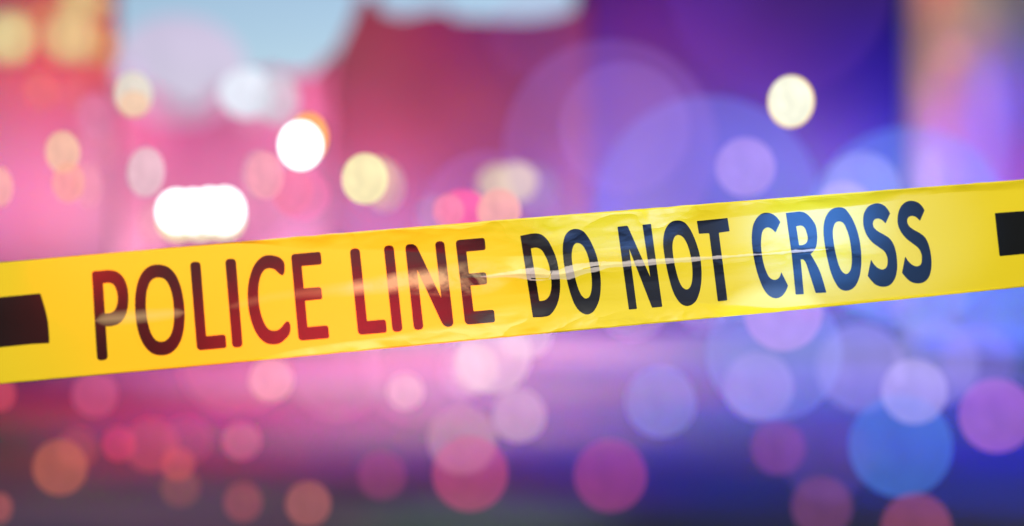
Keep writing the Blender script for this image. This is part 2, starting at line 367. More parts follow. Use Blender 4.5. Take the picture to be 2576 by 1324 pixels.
def building(name, label, x0, x1, y, depth, h, m, wins, cornice=True):
    b = tag(empty(name, ((x0 + x1) / 2, y, .13)), label, 'building')
    cx = (x0 + x1) / 2
    def loc(o): o.location = (-cx, -y, -.13); return o
    loc(boxes('wall', [(x0, x1, y, y + depth, .13, h)], m, b))
    if cornice: loc(boxes('cornice', [(x0 - .15, x1 + .15, y - .2, y - .003, h - .35, h - .05)], m, b))
    loc(boxes('roof', [(x0 - .1, x1 + .1, y - .1, y + depth, h + .003, h + .18)], M_ROOF, b))
    for (wx, wz, wd, ht, g) in wins:
        hold = len(bpy.data.objects)
        before = set(bpy.data.objects)
        window(b, wx, wz, y, wd, ht, g)
        for o in set(bpy.data.objects) - before:
            if o.parent == b: loc(o)
    return b
X = lambda px, y: (px - 1288) * K * y
Z = lambda py, y: CAM_Z - (py - 662) * K * y
# left: rose building with lit windows
yl = 36
wl_ = []
for (px, py, g) in ((-150, 150, M_LIT), (15, 150, M_LIT), (185, 150, M_LIT)):
    wl_.append((X(px, yl), Z(py, yl), .95, 1.1, g))
wl_.append((X(205, yl), Z(28, yl), 1.0, .9, M_LIT))
building('rose_building', 'rose lit building with glowing yellow windows at upper left', X(-700, yl), X(285, yl), yl, .4, 12.5, M_PINK, wl_)
# low gabled houses under the sky gap
def house(label, pts, y, wallm=M_PINK):
    b = tag(empty('gabled_house', (X(pts[0][0], y), y, .13)), label, 'house', 'low houses under the gap of sky')
    P = [(X(px, y), Z(py, y)) for px, py in pts]
    off = Vector((-X(pts[0][0], y), -y, -.13))
    o = prism_y('wall', [(P[0][0], .13)] + P + [(P[-1][0], .13)], y, y + 8, wallm, b); o.location = off
    rl = []
    bm = bmesh.new()
    for (a, c) in zip(P, P[1:]):
        if abs(a[0] - c[0]) < .05: continue
        up = .14
        q = [(a[0], y - .3, a[1] + .003), (c[0], y - .3, c[1] + .003), (c[0], y + 8.2, c[1] + .003), (a[0], y + 8.2, a[1] + .003)]
        lo = [bm.verts.new(v) for v in q]; hi = [bm.verts.new((v[0], v[1], v[2] + up)) for v in q]
        bm.faces.new(lo[::-1]); bm.faces.new(hi)
        for i in range(4): bm.faces.new((lo[i], lo[(i + 1) % 4], hi[(i + 1) % 4], hi[i]))
    me = bpy.data.meshes.new('roof'); bm.to_mesh(me); bm.free()
    r = link('roof', me, b, M_PINK); r.location = off
    return b
house('low pink house with pitched roof beside the rose building', [(285, 190), (330, 205), (400, 240), (470, 315)], 44)
house('low pink house with stepped gable in the middle of the sky gap', [(470, 315), (540, 245), (600, 205), (700, 190)], 44.05)
house('pink house with rising roof against the crimson building', [(700, 200), (790, 200), (835, 150)], 44.1)
# crimson building and its parapet
yc = 40
b = tag(empty('crimson_building', (X(1150, yc), yc, .13)), 'wide crimson building with stepped parapet in the middle under the strip of sky', 'building')
off = Vector((-X(1150, yc), -yc, -.13))
out = [(835, 160), (850, 120), (880, 60), (905, -10), (940, -14), (955, 25), (1010, 42), (1060, 30), (1120, 22), (1150, 45), (1330, 50), (1400, 40), (1450, 20), (1480, -30)]
P = [(X(px, yc), Z(py, yc)) for px, py in out]
o = prism_y('wall', [(P[0][0], .13)] + P + [(P[-1][0], .13)], yc, yc + 9, M_RED, b); o.location = off
# tall indigo building
yi = 40.2
building('indigo_building', 'tall dark indigo building between the crimson wall and the tan facade', X(1481, yi), X(2420, yi), yi, 9, 17, M_INDIGO, [])
# near tan facade at the right edge: pilasters, shopfront
yt = 25
b = building('tan_facade', 'pale tan corner facade with vertical pilasters at the right edge', X(2292, yt), X(3300, yt), yt, .5, 12, M_TAN, [], False)
off = Vector((-(X(2292, yt) + X(3300, yt)) / 2, -yt, -.13))
o = boxes('wall', [(X(2310, 31), X(3300, yt), yt + .52, yt + 6, .13, 11.9)], M_TAN, b); o.location = off
for px in (2330, 2420, 2510, 2600):
    o = boxes('pilaster', [(X(px - 18, yt), X(px + 18, yt), yt - .06, yt - .003, .4, 7.8)], M_TAN, b); o.location = off
o = boxes('plinth', [(X(2292, yt), X(3300, yt), yt - .3, yt - .003, .01, .38)], M_TAN, b); o.location = off

# ------------------------------------------------------------------ blurred coloured lights
M_CACHE = {}
def disc_mat(rgb, alpha, rim, through=0):
    key = (rgb, round(alpha, 2), rim, through)
    if key in M_CACHE: return M_CACHE[key]
    m = bpy.data.materials.new('light_glow'); m.use_nodes = True; n = m.node_tree.nodes; l = m.node_tree.links
    n.clear()
    out = n.new('ShaderNodeOutputMaterial'); mix = n.new('ShaderNodeMixShader'); tr = n.new('ShaderNodeBsdfTransparent'); em = n.new('ShaderNodeEmission')
    geo = n.new('ShaderNodeNewGeometry'); lw = n.new('ShaderNodeLayerWeight'); lw.inputs['Blend'].default_value = .5
    tc = n.new('ShaderNodeTexCoord'); no = n.new('ShaderNodeTexNoise'); no.inputs['Scale'].default_value = 1.2; no.inputs['Detail'].default_value = 1
    l.new(tc.outputs['Object'], no.inputs['Vector'])
    # facing**6 -> slightly brighter rim, like a glass globe
    p = n.new('ShaderNodeMath'); p.operation = 'POWER'; l.new(lw.outputs['Facing'], p.inputs[0]); p.inputs[1].default_value = 3
    s = n.new('ShaderNodeMath'); s.operation = 'MULTIPLY_ADD'; l.new(p.outputs[0], s.inputs[0]); s.inputs[1].default_value = rim; s.inputs[2].default_value = .78
    s2 = n.new('ShaderNodeMath'); s2.operation = 'MULTIPLY_ADD'; l.new(no.outputs['Fac'], s2.inputs[0]); s2.inputs[1].default_value = .5; l.new(s.outputs[0], s2.inputs[2])
    em.inputs['Color'].default_value = (*lin(rgb), 1)
    # glow adds to what shines through it; 'through' = share of the covering that lets light pass
    b = alpha * (1 - through); k = alpha * (1 - .5 * through)
    tr.inputs[0].default_value = (1 - b, 1 - b, 1 - b, 1)
    s3 = n.new('ShaderNodeMath'); s3.operation = 'MULTIPLY'; s3.inputs[1].default_value = k
    l.new(s2.outputs[0], s3.inputs[0]); l.new(s3.outputs[0], em.inputs['Strength'])
    add = n.new('ShaderNodeAddShader'); l.new(tr.outputs[0], add.inputs[0]); l.new(em.outputs[0], add.inputs[1])
    clear = n.new('ShaderNodeBsdfTransparent')
    l.new(geo.outputs['Backfacing'], mix.inputs[0]); l.new(add.outputs[0], mix.inputs[1]); l.new(clear.outputs[0], mix.inputs[2]); l.new(mix.outputs[0], out.inputs[0])
    if min(rgb) >= 250: s.inputs[2].default_value = 1.25          # bare lamps burn out to white
    m.cycles.emission_sampling = 'NONE'
    M_CACHE[key] = m
    return m
def globe_mesh():
    bm = bmesh.new(); bmesh.ops.create_uvsphere(bm, u_segments=64, v_segments=32, radius=1)
    for f in bm.faces: f.smooth = True
    me = bpy.data.meshes.new('globe'); bm.to_mesh(me); bm.free(); return me
GLOBE = globe_mesh()
G = {'s': 'small street lights above the tape', 'b': 'pale lights above the tape', 'w': 'warm lights below the tape', 'c': 'cool lights below the tape', 'r': 'white headlights in a tight row'}
# x, y, half width, half height, distance, colour, opacity, rim, group, label
DISCS = [
 (335,188,46,56,1.60,(205,190,222),.45,0,'s','faint lilac light just above the greenish white light'),
 (335,238,48,57,1.42,(232,226,205),.80,.05,'s','cream and green tinted light at the left edge of the sky gap'),
 (337,262,38,34,1.36,(255,205,165),.60,.0,'s','small peach light at the foot of the greenish cream light'),
 (698,250,54,64,2.20,(214,214,226),.70,0,'s','soft grey white light right of the brightest sky level light'),
 (622,235,70,62,2.40,(236,242,255),.95,0,'s','broad soft bluish white light below the gap of sky'),
 (640,290,60,46,2.60,(226,160,190),.35,0,'s','faint pink glow under the bluish white light'),
 (777,346,50,64,1.24,(255,176,112),.95,.3,'s','orange light peeking out behind the round pure white light'),
 (756,366,59,65,1.17,(255,255,255),1.0,.3,'s','round pure white light in front of an orange one'),
 (970,468,50,66,1.40,(232,196,190),.38,0,'s','dim beige ghost light right of the cream yellow light'),
 (950,455,46,64,1.36,(240,200,170),.40,0,'s','tan halo light touching the cream yellow light'),
 (918,450,58,64,1.20,(255,240,188),.97,.15,'s','round cream yellow light left of centre'),
 (395,560,45,50,1.50,(250,190,190),.30,0,'r','faint pink light at the left end of the white headlights'),
 (448,552,56,58,1.30,(255,238,190),.85,.1,'r','leftmost pale yellow lamp beneath the white headlights'),
 (505,552,56,58,1.31,(255,240,200),.85,.1,'r','middle pale yellow lamp beneath the white headlights'),
 (562,548,58,60,1.32,(255,242,200),.85,.1,'r','rightmost pale yellow lamp beneath the white headlights'),
 (446,532,57,60,1.20,(255,255,255),1.0,.3,'r','leftmost white headlight of the bright row on the tape'),
 (486,532,52,60,1.21,(255,255,255),1.0,.3,'r','second white headlight of the bright row on the tape'),
 (528,529,54,61,1.22,(255,255,255),1.0,.3,'r','third white headlight of the bright row on the tape'),
 (565,530,56,63,1.23,(255,255,255),1.0,.3,'r','rightmost white headlight of the bright row on the tape'),
 (367,433,47,63,1.28,(236,204,212),.78,0,'s','dull pinkish white oval light left of the white headlights'),
 (158,383,43,53,1.26,(246,200,168),.80,.1,'s','peach oval light at left, upper of an overlapping pair'),
 (172,458,40,52,1.22,(255,176,150),.55,.4,'s','salmon oval light at left, lower of an overlapping pair'),
 (222,465,34,56,1.40,(245,165,175),.40,0,'s','faint pink light half behind the salmon oval light'),
 (0,470,32,50,1.25,(252,182,172),.75,.1,'s','peach light cut by the left edge of the picture'),
 (240,290,46,56,1.70,(232,150,190),.40,0,'s','faint lilac pink light between the lit windows and the sky'),
 (250,372,50,54,1.75,(240,150,180),.30,0,'s','very faint pink light under the lilac pink one'),
 (315,335,34,52,1.70,(238,130,170),.30,0,'s','narrow faint rose light left of the low houses'),
 (105,230,46,48,1.60,(236,130,120),.35,0,'s','faint coral light below the lit yellow windows'),
 (735,480,52,60,1.27,(255,130,150),.30,.4,'s','thin coral ring light behind the pink oval light'),
 (760,490,70,66,1.30,(255,120,165),.32,.4,'s','hot pink hollow light right of the pink oval light'),
 (672,520,58,56,1.33,(220,140,170),.30,.4,'s','dusky hollow light under the pink oval light'),
 (650,438,44,62,1.25,(230,175,190),.45,.2,'s','greyish pink light at the left rim of the pink oval light'),
 (668,442,46,60,1.20,(255,170,185),.65,.3,'s','bright pink oval light below the round white light'),
 (1345,475,58,60,2.00,(165,150,185),.40,0,'s','dim greenish lilac light right of the beige light'),
 (1255,462,54,48,2.10,(226,206,168),.78,0,'s','left half of the soft beige light above the tape centre'),
 (1300,458,52,50,1.90,(238,216,184),.88,0,'s','soft square beige light above the tape centre'),
 (1085,540,36,50,1.60,(190,160,200),.35,0,'s','faint grey light left of the hot pink light'),
 (1165,525,58,49,1.25,(255,105,175),.92,.05,'s','hot pink light resting on the tape edge'),
 (1128,530,40,42,1.20,(255,145,180),.75,.1,'s','lighter pink round light at the left of the hot pink light'),
 (1255,531,55,56,1.22,(255,180,178),.85,.15,'s','peach pink light right of the hot pink light'),
 (1990,256,59,67,1.22,(255,206,130),1.0,.0,'s','golden rim behind the round cream light on the indigo building'),
 (1989,255,55,63,1.20,(255,255,232),1.0,.1,'s','round cream white light alone on the dark indigo building'),
 (1230,560,180,180,1.60,(185,130,215),.22,0,'b','large faint lilac light behind the hot pink and beige lights'),
 (1535,368,268,268,1.70,(165,125,215),.24,0,'b','largest pale purple light ring right of the crimson building'),
 (1570,322,165,165,1.50,(165,130,225),.24,0,'b','pale purple light inside the largest purple ring'),
 (1780,525,284,284,1.80,(120,140,245),.42,0,'b','large pale blue light rising behind DO NOT'),
 (1960,-40,280,280,1.90,(125,70,190),.16,0,'b','huge faint violet light cut by the top edge above the cream light'),
 (1875,421,74,74,1.35,(196,160,232),.65,0,'b','round mauve light below and left of the cream light'),
 (2285,570,250,250,1.90,(110,150,250),.50,0,'b','large blue light rising behind CROSS beside the tan facade'),
 (2168,478,96,96,1.50,(178,178,246),.50,0,'b','pale periwinkle light above the word CROSS'),
 (2122,530,74,74,1.35,(212,188,246),.50,0,'b','pinkish lavender light peeking over the word CROSS'),
 (2335,440,40,70,2.0,(225,180,245),.40,0,'b','soft pink glow at the foot of the tan facade'),
 (2480,330,60,190,3.5,(150,135,240),.45,0,'b','tall soft violet streak on the tan facade'),
 (2400,140,52,60,3.0,(228,160,160),.35,0,'b','soft salmon light high on the tan facade'),
 (450,180,170,140,9.0,(230,190,222),.52,0,'s','wide soft lilac disc for haze glow in the lower gap of sky'),  # haze glow made as an added glowing disc, not a lamp
 (180,95,74,66,2.2,(222,190,138),.45,0,'s','dull golden light overlapping the right lit window'),
 (30,95,62,66,2.2,(236,214,150),.45,0,'s','pale golden light overlapping the left lit window'),
 (262,118,40,52,2.4,(222,160,92),.45,0,'s','amber light at the right edge of the rose building beside the lit windows'),
 (215,22,70,34,2.6,(214,186,130),.45,0,'s','flat golden light cut by the top edge over the lit windows'),
 (98,70,40,50,2.6,(214,150,110),.35,0,'s','tan light between the two lit windows'),
 (120,18,46,30,2.8,(206,128,104),.35,0,'s','dull coral light at the top edge between the golden ones'),
 (232,190,52,30,2.6,(226,110,100),.35,0,'s','red orange light under the right lit window'),
 (182,238,26,50,2.2,(230,130,130),.30,0,'s','narrow pinkish light right of the faint coral one'),
 (1345,90,118,110,2.4,(165,80,140),.20,0,'b','very faint rose light high on the crimson building'),
 # below the tape
 (2560,760,150,150,1.80,(115,142,248),.50,0,'c','blue light cut by the right edge just under the tape'),
 (1947,888,170,170,1.30,(150,160,246),.38,.15,'c','big pale blue light touching the tape under the C of CROSS'),
 (1970,785,98,98,1.22,(216,160,236),.62,0,'c','pink lavender light under the letter C inside the big blue one'),
 (1908,973,88,88,1.30,(184,158,224),.50,0,'c','greyish mauve light inside the lower half of the big blue one'),
 (1662,1012,89,89,1.32,(152,150,230),.55,0,'c','soft blue grey light left of the big pale blue one'),
 (2165,925,110,110,1.50,(178,160,238),.50,0,'c','wide lavender light right of the big pale blue one'),
 (2355,915,105,110,1.55,(178,168,244),.42,0,'c','tall pale lavender light under the S of CROSS'),
 (2300,985,82,82,1.28,(204,186,248),.55,0,'c','bright lilac light overlapping the top of the deep blue one'),
 (2331,750,96,96,1.50,(160,160,244),.45,0,'c','pale blue light hanging under the last S at the tape edge'),
 (2460,905,92,92,1.70,(150,120,226),.40,0,'c','dim purple light between the lavender lights and the right edge'),
 (2265,1122,129,129,1.32,(80,130,226),.68,.1,'c','deep azure blue light low at right'),
 (2506,1046,93,93,1.28,(184,112,208),.80,0,'c','orchid pink light at the right edge below the tape'),
 (1957,1127,68,68,1.34,(142,72,152),.70,0,'c','plum red light left of the deep azure light'),
 (2080,1150,112,112,1.60,(98,74,168),.45,0,'c','dim violet light between the plum and azure lights'),
 (2067,1275,76,76,1.34,(126,70,116),.80,0,'c','dusky wine light at the bottom right of centre'),
 (2305,1330,88,88,1.30,(152,76,108),.85,0,'c','brick rose light cut by the bottom edge under the azure light'),
 (1592,770,84,84,1.35,(205,165,222),.50,0,'c','pale lilac light peeking under the word NOT'),
 (1770,775,62,62,1.45,(195,150,225),.40,0,'c','faint lilac light under the tape left of the letter C'),
 (1535,1197,91,91,1.30,(172,70,132),.72,.05,'c','magenta round light low in the middle right'),
 (1163,1108,87,87,1.36,(214,160,184),.50,0,'w','dusty pink light above the coral light at bottom centre'),
 (1182,1191,95,95,1.28,(206,82,122),.66,.05,'w','coral red light at the bottom centre'),
 (1305,1046,67,67,1.34,(214,172,202),.72,0,'w','pale mauve light right of the dusty pink one'),
 (1165,935,58,70,1.50,(232,170,214),.40,0,'w','faint pink light left of the largest pale light'),
 (1242,893,95,97,1.34,(238,204,218),.68,0,'w','largest pale pink light under the tape left of DO'),
 (1195,928,58,62,1.28,(248,218,216),.45,0,'w','cream light inside the lower left of the largest pale light'),
 (1322,838,66,66,1.32,(232,206,220),.55,0,'w','pale light under the letter D at the tape edge'),
 (1020,985,46,46,1.32,(244,184,204),.80,0,'w','small pale pink light under the word LINE'),
 (682,956,56,56,1.30,(252,170,180),.80,0,'w','salmon pink light under the letter I of POLICE'),
 (590,905,138,138,1.80,(236,118,150),.35,0,'w','broad faint coral light left of the salmon pink one'),
 (850,935,118,118,1.80,(238,150,200),.22,0,'w','broad faint pink light under the gap between the words'),
 (1065,920,150,150,1.90,(240,165,210),.20,0,'w','broad faint pink light behind the small pale pink one'),
 (238,993,56,56,1.36,(210,96,136),.62,0,'w','rose light under the letter P'),
 (0,990,38,44,1.30,(206,78,96),.85,0,'w','red light cut by the left edge just under the tape'),
 (196,1128,50,50,1.42,(180,82,88),.55,0,'w','dim brick light behind the top of the amber light'),
 (151,1176,68,70,1.28,(182,98,80),.90,.05,'w','large amber brown light at lower left'),
 (299,1117,42,44,1.30,(204,66,98),.82,0,'w','crimson small light right of the amber one'),
 (381,1120,68,68,1.38,(196,80,98),.65,0,'w','rust red light touching the crimson one'),
 (470,1108,60,60,1.50,(198,88,128),.40,0,'w','faint rose light right of the rust red one'),
 (447,1168,42,42,1.30,(210,92,94),.60,0,'w','coral small light below the rust red one'),
 (454,1227,48,48,1.40,(150,86,84),.65,0,'w','dull brown light below the small coral one'),
 (607,1110,48,48,1.34,(214,112,142),.65,0,'w','dusky pink light under the C of POLICE'),
 (611,1263,48,50,1.34,(160,80,88),.78,0,'w','maroon light near the bottom under the dusky pink one'),
 (775,1268,57,57,1.28,(176,98,96),.85,.05,'w','terracotta light at the bottom edge'),
 (0,1278,30,38,1.30,(172,88,86),.85,0,'w','terracotta light cut by the lower left edge'),
 (960,1197,60,60,1.36,(158,72,116),.62,0,'w','muted plum light left of the coral red light'),
]
for (px, py, rx, ry, d, rgb, a, rim, g, label) in DISCS:
    if g in 'wc': d = 1 + (d - 1) * 1.25; a *= .9
    y = d
    c = at(px, py, y)
    o = bpy.data.objects.new('blurred_light', GLOBE.copy()); COL.objects.link(o)
    o.data.materials.append(disc_mat(rgb, a, rim, .45 if g in 'wcb' else 0))
    o.location = c
    o.scale = (rx * K * y, min(rx, ry) * K * y * .6, ry * K * y)
    if g == 's' and ry > rx: o.rotation_euler = (0, math.radians(random.uniform(-4, 6)), 0)
    tag(o, label, 'light', G[g])


# ------------------------------------------------------------------ the tape
def wave(s, t):                                       # slow undulation of the film, metres towards the camera
    z = .0016 * noise.noise(Vector((s * 4.0, t * 6, .3))) + .0007 * noise.noise(Vector((s * 14, t * 22, 4.1)))
    return z
def tape_pt(s, t, lift=0):
    return ORI + S * s + T * t + N * (wave(s, t) + lift)

def wrinkle_group():
    g = bpy.data.node_groups.new('film_relief', 'ShaderNodeTree')
    g.interface.new_socket('Height', in_out='OUTPUT', socket_type='NodeSocketFloat')
    g.interface.new_socket('Crease', in_out='OUTPUT', socket_type='NodeSocketFloat')
    g.interface.new_socket('Fuzz', in_out='OUTPUT', socket_type='NodeSocketFloat')
    g.interface.new_socket('Crumple', in_out='OUTPUT', socket_type='NodeSocketFloat')
    n = g.nodes; l = g.links; out = n.new('NodeGroupOutput')
    uv = n.new('ShaderNodeUVMap'); uv.uv_map = 'film'
    sep = n.new('ShaderNodeSeparateXYZ'); l.new(uv.outputs[0], sep.inputs[0])
    U, V = sep.outputs[0], sep.outputs[1]
    def M(op, a, b=None, c=None, clamp=False):
        x = n.new('ShaderNodeMath'); x.operation = op; x.use_clamp = clamp
        for i, v in enumerate((a, b, c)):
            if v is None: continue
            if isinstance(v, (int, float)): x.inputs[i].default_value = v
            else: l.new(v, x.inputs[i])
        return x.outputs[0]
    def curve(pts):                                   # value along the tape, pts in uv units
        f = n.new('ShaderNodeFloatCurve'); c = f.mapping.curves[0]
        while len(c.points) > 2: c.points.remove(c.points[0])
        c.points[0].location = pts[0]; c.points[1].location = pts[-1]
        for p in pts[1:-1]: c.points.new(*p)
        for p in c.points: p.handle_type = 'AUTO_CLAMPED'
        f.mapping.extend = 'HORIZONTAL'; f.mapping.update()
        l.new(U, f.inputs['Value']); return f.outputs[0]
    def ntex(scale, su, sv, detail=4, rough=.5, off=0, dist=0):
        mp = n.new('ShaderNodeMapping'); mp.inputs['Scale'].default_value = (su, sv, 1); mp.inputs['Location'].default_value = (off, off, 0)
        l.new(uv.outputs[0], mp.inputs[0]); t = n.new('ShaderNodeTexNoise'); t.inputs['Scale'].default_value = scale
        t.inputs['Detail'].default_value = detail; t.inputs['Roughness'].default_value = rough; t.inputs['Distortion'].default_value = dist
        l.new(mp.outputs[0], t.inputs['Vector']); return t.outputs['Fac']
    # centre line of the crease, its half width and strength, along the tape
    line = curve([uvp(*p) for p in ((150, 830), (260, 803), (420, 790), (560, 775), (700, 745), (860, 728), (1000, 712), (1150, 703), (1300, 690), (1400, 690), (1520, 668), (1700, 656), (1850, 645), (2000, 632), (2120, 626), (2300, 610))])
    n1 = ntex(30, 1, 1, 5, .6, 3)
    lineN = M('ADD', line, M('MULTIPLY', M('SUBTRACT', n1, .5), .006))
    dv = M('ABSOLUTE', M('SUBTRACT', V, lineN))
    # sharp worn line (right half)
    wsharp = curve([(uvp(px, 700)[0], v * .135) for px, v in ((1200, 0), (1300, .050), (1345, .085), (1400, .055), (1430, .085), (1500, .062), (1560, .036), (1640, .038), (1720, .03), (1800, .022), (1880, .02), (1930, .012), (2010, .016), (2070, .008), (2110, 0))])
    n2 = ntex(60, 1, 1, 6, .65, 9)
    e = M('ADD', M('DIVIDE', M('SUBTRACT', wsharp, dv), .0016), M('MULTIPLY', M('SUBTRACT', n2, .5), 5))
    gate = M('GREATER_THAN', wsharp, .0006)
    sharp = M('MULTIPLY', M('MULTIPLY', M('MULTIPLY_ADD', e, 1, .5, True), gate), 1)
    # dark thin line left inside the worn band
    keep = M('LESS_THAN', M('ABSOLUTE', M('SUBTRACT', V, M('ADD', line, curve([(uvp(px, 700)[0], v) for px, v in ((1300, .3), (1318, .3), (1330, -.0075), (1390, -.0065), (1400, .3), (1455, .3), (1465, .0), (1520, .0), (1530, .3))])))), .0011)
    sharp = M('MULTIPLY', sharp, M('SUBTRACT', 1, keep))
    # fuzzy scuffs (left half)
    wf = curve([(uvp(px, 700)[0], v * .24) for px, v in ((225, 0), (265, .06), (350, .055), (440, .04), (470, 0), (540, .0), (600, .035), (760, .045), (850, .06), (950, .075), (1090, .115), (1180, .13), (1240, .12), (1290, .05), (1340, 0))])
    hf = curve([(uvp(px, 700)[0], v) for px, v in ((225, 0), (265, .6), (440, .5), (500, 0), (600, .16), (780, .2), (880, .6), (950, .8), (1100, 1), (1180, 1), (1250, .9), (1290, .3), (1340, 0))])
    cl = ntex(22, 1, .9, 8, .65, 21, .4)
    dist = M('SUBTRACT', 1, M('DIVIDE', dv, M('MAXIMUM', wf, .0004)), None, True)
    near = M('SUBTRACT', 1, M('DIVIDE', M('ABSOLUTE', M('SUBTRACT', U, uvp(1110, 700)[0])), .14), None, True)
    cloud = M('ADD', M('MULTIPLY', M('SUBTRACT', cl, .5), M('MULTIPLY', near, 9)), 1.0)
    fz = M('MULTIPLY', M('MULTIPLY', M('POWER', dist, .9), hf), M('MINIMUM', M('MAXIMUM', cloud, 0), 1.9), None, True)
    # crumpled zones along both edges in the middle of the tape
    rt = M('SUBTRACT', V, curve([uvp(*p) for p in ((0, 660), (644, 604.5), (1240, 555), (1896, 503.6), (2576, 451.5))]))
    rb = M('SUBTRACT', V, curve([uvp(*p) for p in ((0, 966), (644, 908), (1240, 852), (1896, 791), (2576, 722))]))
    topw = curve([(uvp(px, 700)[0], v * .24) for px, v in ((0, 0), (600, .01), (800, .1), (1000, .16), (1300, .28), (1500, .3), (1700, .24), (1850, .12), (2200, .1), (2400, .06), (2576, .08))])
    botw = curve([(uvp(px, 700)[0], v * .24) for px, v in ((0, 0), (600, .01), (750, .06), (1000, .1), (1300, .24), (1450, .22), (1700, .15), (1850, .08), (1950, .03), (2576, .02))])
    mt = M('SUBTRACT', 1, M('DIVIDE', M('ABSOLUTE', rt), M('MAXIMUM', topw, .001)), None, True)
    mb = M('SUBTRACT', 1, M('DIVIDE', M('ABSOLUTE', rb), M('MAXIMUM', botw, .001)), None, True)
    mc = M('MULTIPLY', M('SUBTRACT', 1, M('DIVIDE', dv, .035), None, True), curve([(uvp(px, 700)[0], v) for px, v in ((1150, 0), (1260, .3), (1400, .8), (1700, .5), (2100, .4), (2300, 0))]))
    zone = M('MAXIMUM', M('MAXIMUM', mt, mb), mc)
    # facets: stretched voronoi cells with a noise-warped domain
    mp = n.new('ShaderNodeMapping'); mp.inputs['Scale'].default_value = (1.0, 1.2, 1)
    warp = n.new('ShaderNodeVectorMath'); warp.operation = 'ADD'
    nz = n.new('ShaderNodeTexNoise'); nz.inputs['Scale'].default_value = 9; nz.inputs['Detail'].default_value = 3; l.new(uv.outputs[0], nz.inputs['Vector'])
    sc_ = n.new('ShaderNodeVectorMath'); sc_.operation = 'SCALE'; sc_.inputs[3].default_value = .12
    l.new(nz.outputs['Color'], sc_.inputs[0]); l.new(uv.outputs[0], warp.inputs[0]); l.new(sc_.outputs[0], warp.inputs[1]); l.new(warp.outputs[0], mp.inputs[0])
    vo = n.new('ShaderNodeTexVoronoi'); vo.feature = 'F1'; vo.inputs['Scale'].default_value = 15; l.new(mp.outputs[0], vo.inputs['Vector'])
    vo2 = n.new('ShaderNodeTexVoronoi'); vo2.feature = 'F1'; vo2.inputs['Scale'].default_value = 44; l.new(mp.outputs[0], vo2.inputs['Vector'])
    fac = M('ADD', M('MULTIPLY', vo.outputs['Distance'], .0036), M('MULTIPLY', vo2.outputs['Distance'], .0005))
    ch = M('MULTIPLY', fac, M('POWER', zone, 1.4))
    # crease ridge
    ridge = M('MULTIPLY', M('SUBTRACT', 1, M('DIVIDE', dv, .004), None, True), M('MULTIPLY', curve([(uvp(px, 700)[0], v) for px, v in ((200, 0), (1100, .05), (1280, 1), (1900, .8), (2090, .5), (2130, 0))]), .00013))
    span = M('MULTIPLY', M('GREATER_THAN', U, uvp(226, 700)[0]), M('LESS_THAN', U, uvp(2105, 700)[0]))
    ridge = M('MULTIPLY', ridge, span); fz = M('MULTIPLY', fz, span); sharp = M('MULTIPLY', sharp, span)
    # long faint stretch marks and fine grain
    st1 = M('MULTIPLY', M('MULTIPLY', ntex(5, .6, 5, 3, .5, 5), curve([(uvp(px, 700)[0], v) for px, v in ((0, .15), (700, .3), (1200, 1), (1900, .8), (2300, .3))])), .00028)
    gr = M('MULTIPLY', ntex(160, 1, 1, 4, .6, 8), .00004)
    H = M('ADD', M('ADD', M('ADD', ch, ridge), st1), gr)
    l.new(H, out.inputs['Height']); l.new(sharp, out.inputs['Crease']); l.new(fz, out.inputs['Fuzz']); l.new(zone, out.inputs['Crumple'])
    return g
UVS = 1 / .75
def uv_of(s, t): return ((s + .04) * UVS, (t + .12) * UVS * 2)
def uvp(px, py): return uv_of(*st(px, py))
REL = wrinkle_group()
def film_mat(name, ink):
    m, n, l, b = mat(name)
    g = n.new('ShaderNodeGroup'); g.node_tree = REL
    bp = n.new('ShaderNodeBump'); bp.inputs['Strength'].default_value = 1.0; bp.inputs['Distance'].default_value = 1.0
    l.new(g.outputs['Height'], bp.inputs['Height']); l.new(bp.outputs[0], b.inputs['Normal'])
    uv = n.new('ShaderNodeUVMap'); uv.uv_map = 'film'
    no = n.new('ShaderNodeTexNoise'); no.inputs['Scale'].default_value = 260; no.inputs['Detail'].default_value = 3; l.new(uv.outputs[0], no.inputs['Vector'])
    no2 = n.new('ShaderNodeTexNoise'); no2.inputs['Scale'].default_value = 5; no2.inputs['Detail'].default_value = 4; l.new(uv.outputs[0], no2.inputs['Vector'])
    def mix(f, a, c, mode='MIX'):
        x = n.new('ShaderNodeMix'); x.data_type = 'RGBA'; x.blend_type = mode
        for i, v in ((0, f), (6, a), (7, c)):
            if isinstance(v, float): x.inputs[i].default_value = v
            elif isinstance(v, tuple): x.inputs[i].default_value = (*v, 1)
            else: l.new(v, x.inputs[i])
        return x.outputs[2]
    def mul(a, k):
        x = n.new('ShaderNodeMath'); x.operation = 'MULTIPLY'; l.new(a, x.inputs[0]); x.inputs[1].default_value = k; return x.outputs[0]
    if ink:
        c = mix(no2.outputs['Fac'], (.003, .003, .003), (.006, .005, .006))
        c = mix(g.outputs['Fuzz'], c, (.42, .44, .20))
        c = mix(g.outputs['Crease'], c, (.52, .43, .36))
        b.inputs['Roughness'].default_value = .32
    else:
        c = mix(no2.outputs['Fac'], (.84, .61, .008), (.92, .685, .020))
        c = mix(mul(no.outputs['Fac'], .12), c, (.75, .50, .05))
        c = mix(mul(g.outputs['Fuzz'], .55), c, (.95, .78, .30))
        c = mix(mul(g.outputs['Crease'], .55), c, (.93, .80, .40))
        b.inputs['Roughness'].default_value = .32
        b.inputs['Subsurface Weight'].default_value = 0
    l.new(c, b.inputs['Base Color'])
    b.inputs['Specular IOR Level'].default_value = .22
    return m
M_YEL = film_mat('yellow_film', False); M_INK = film_mat('black_ink', True)

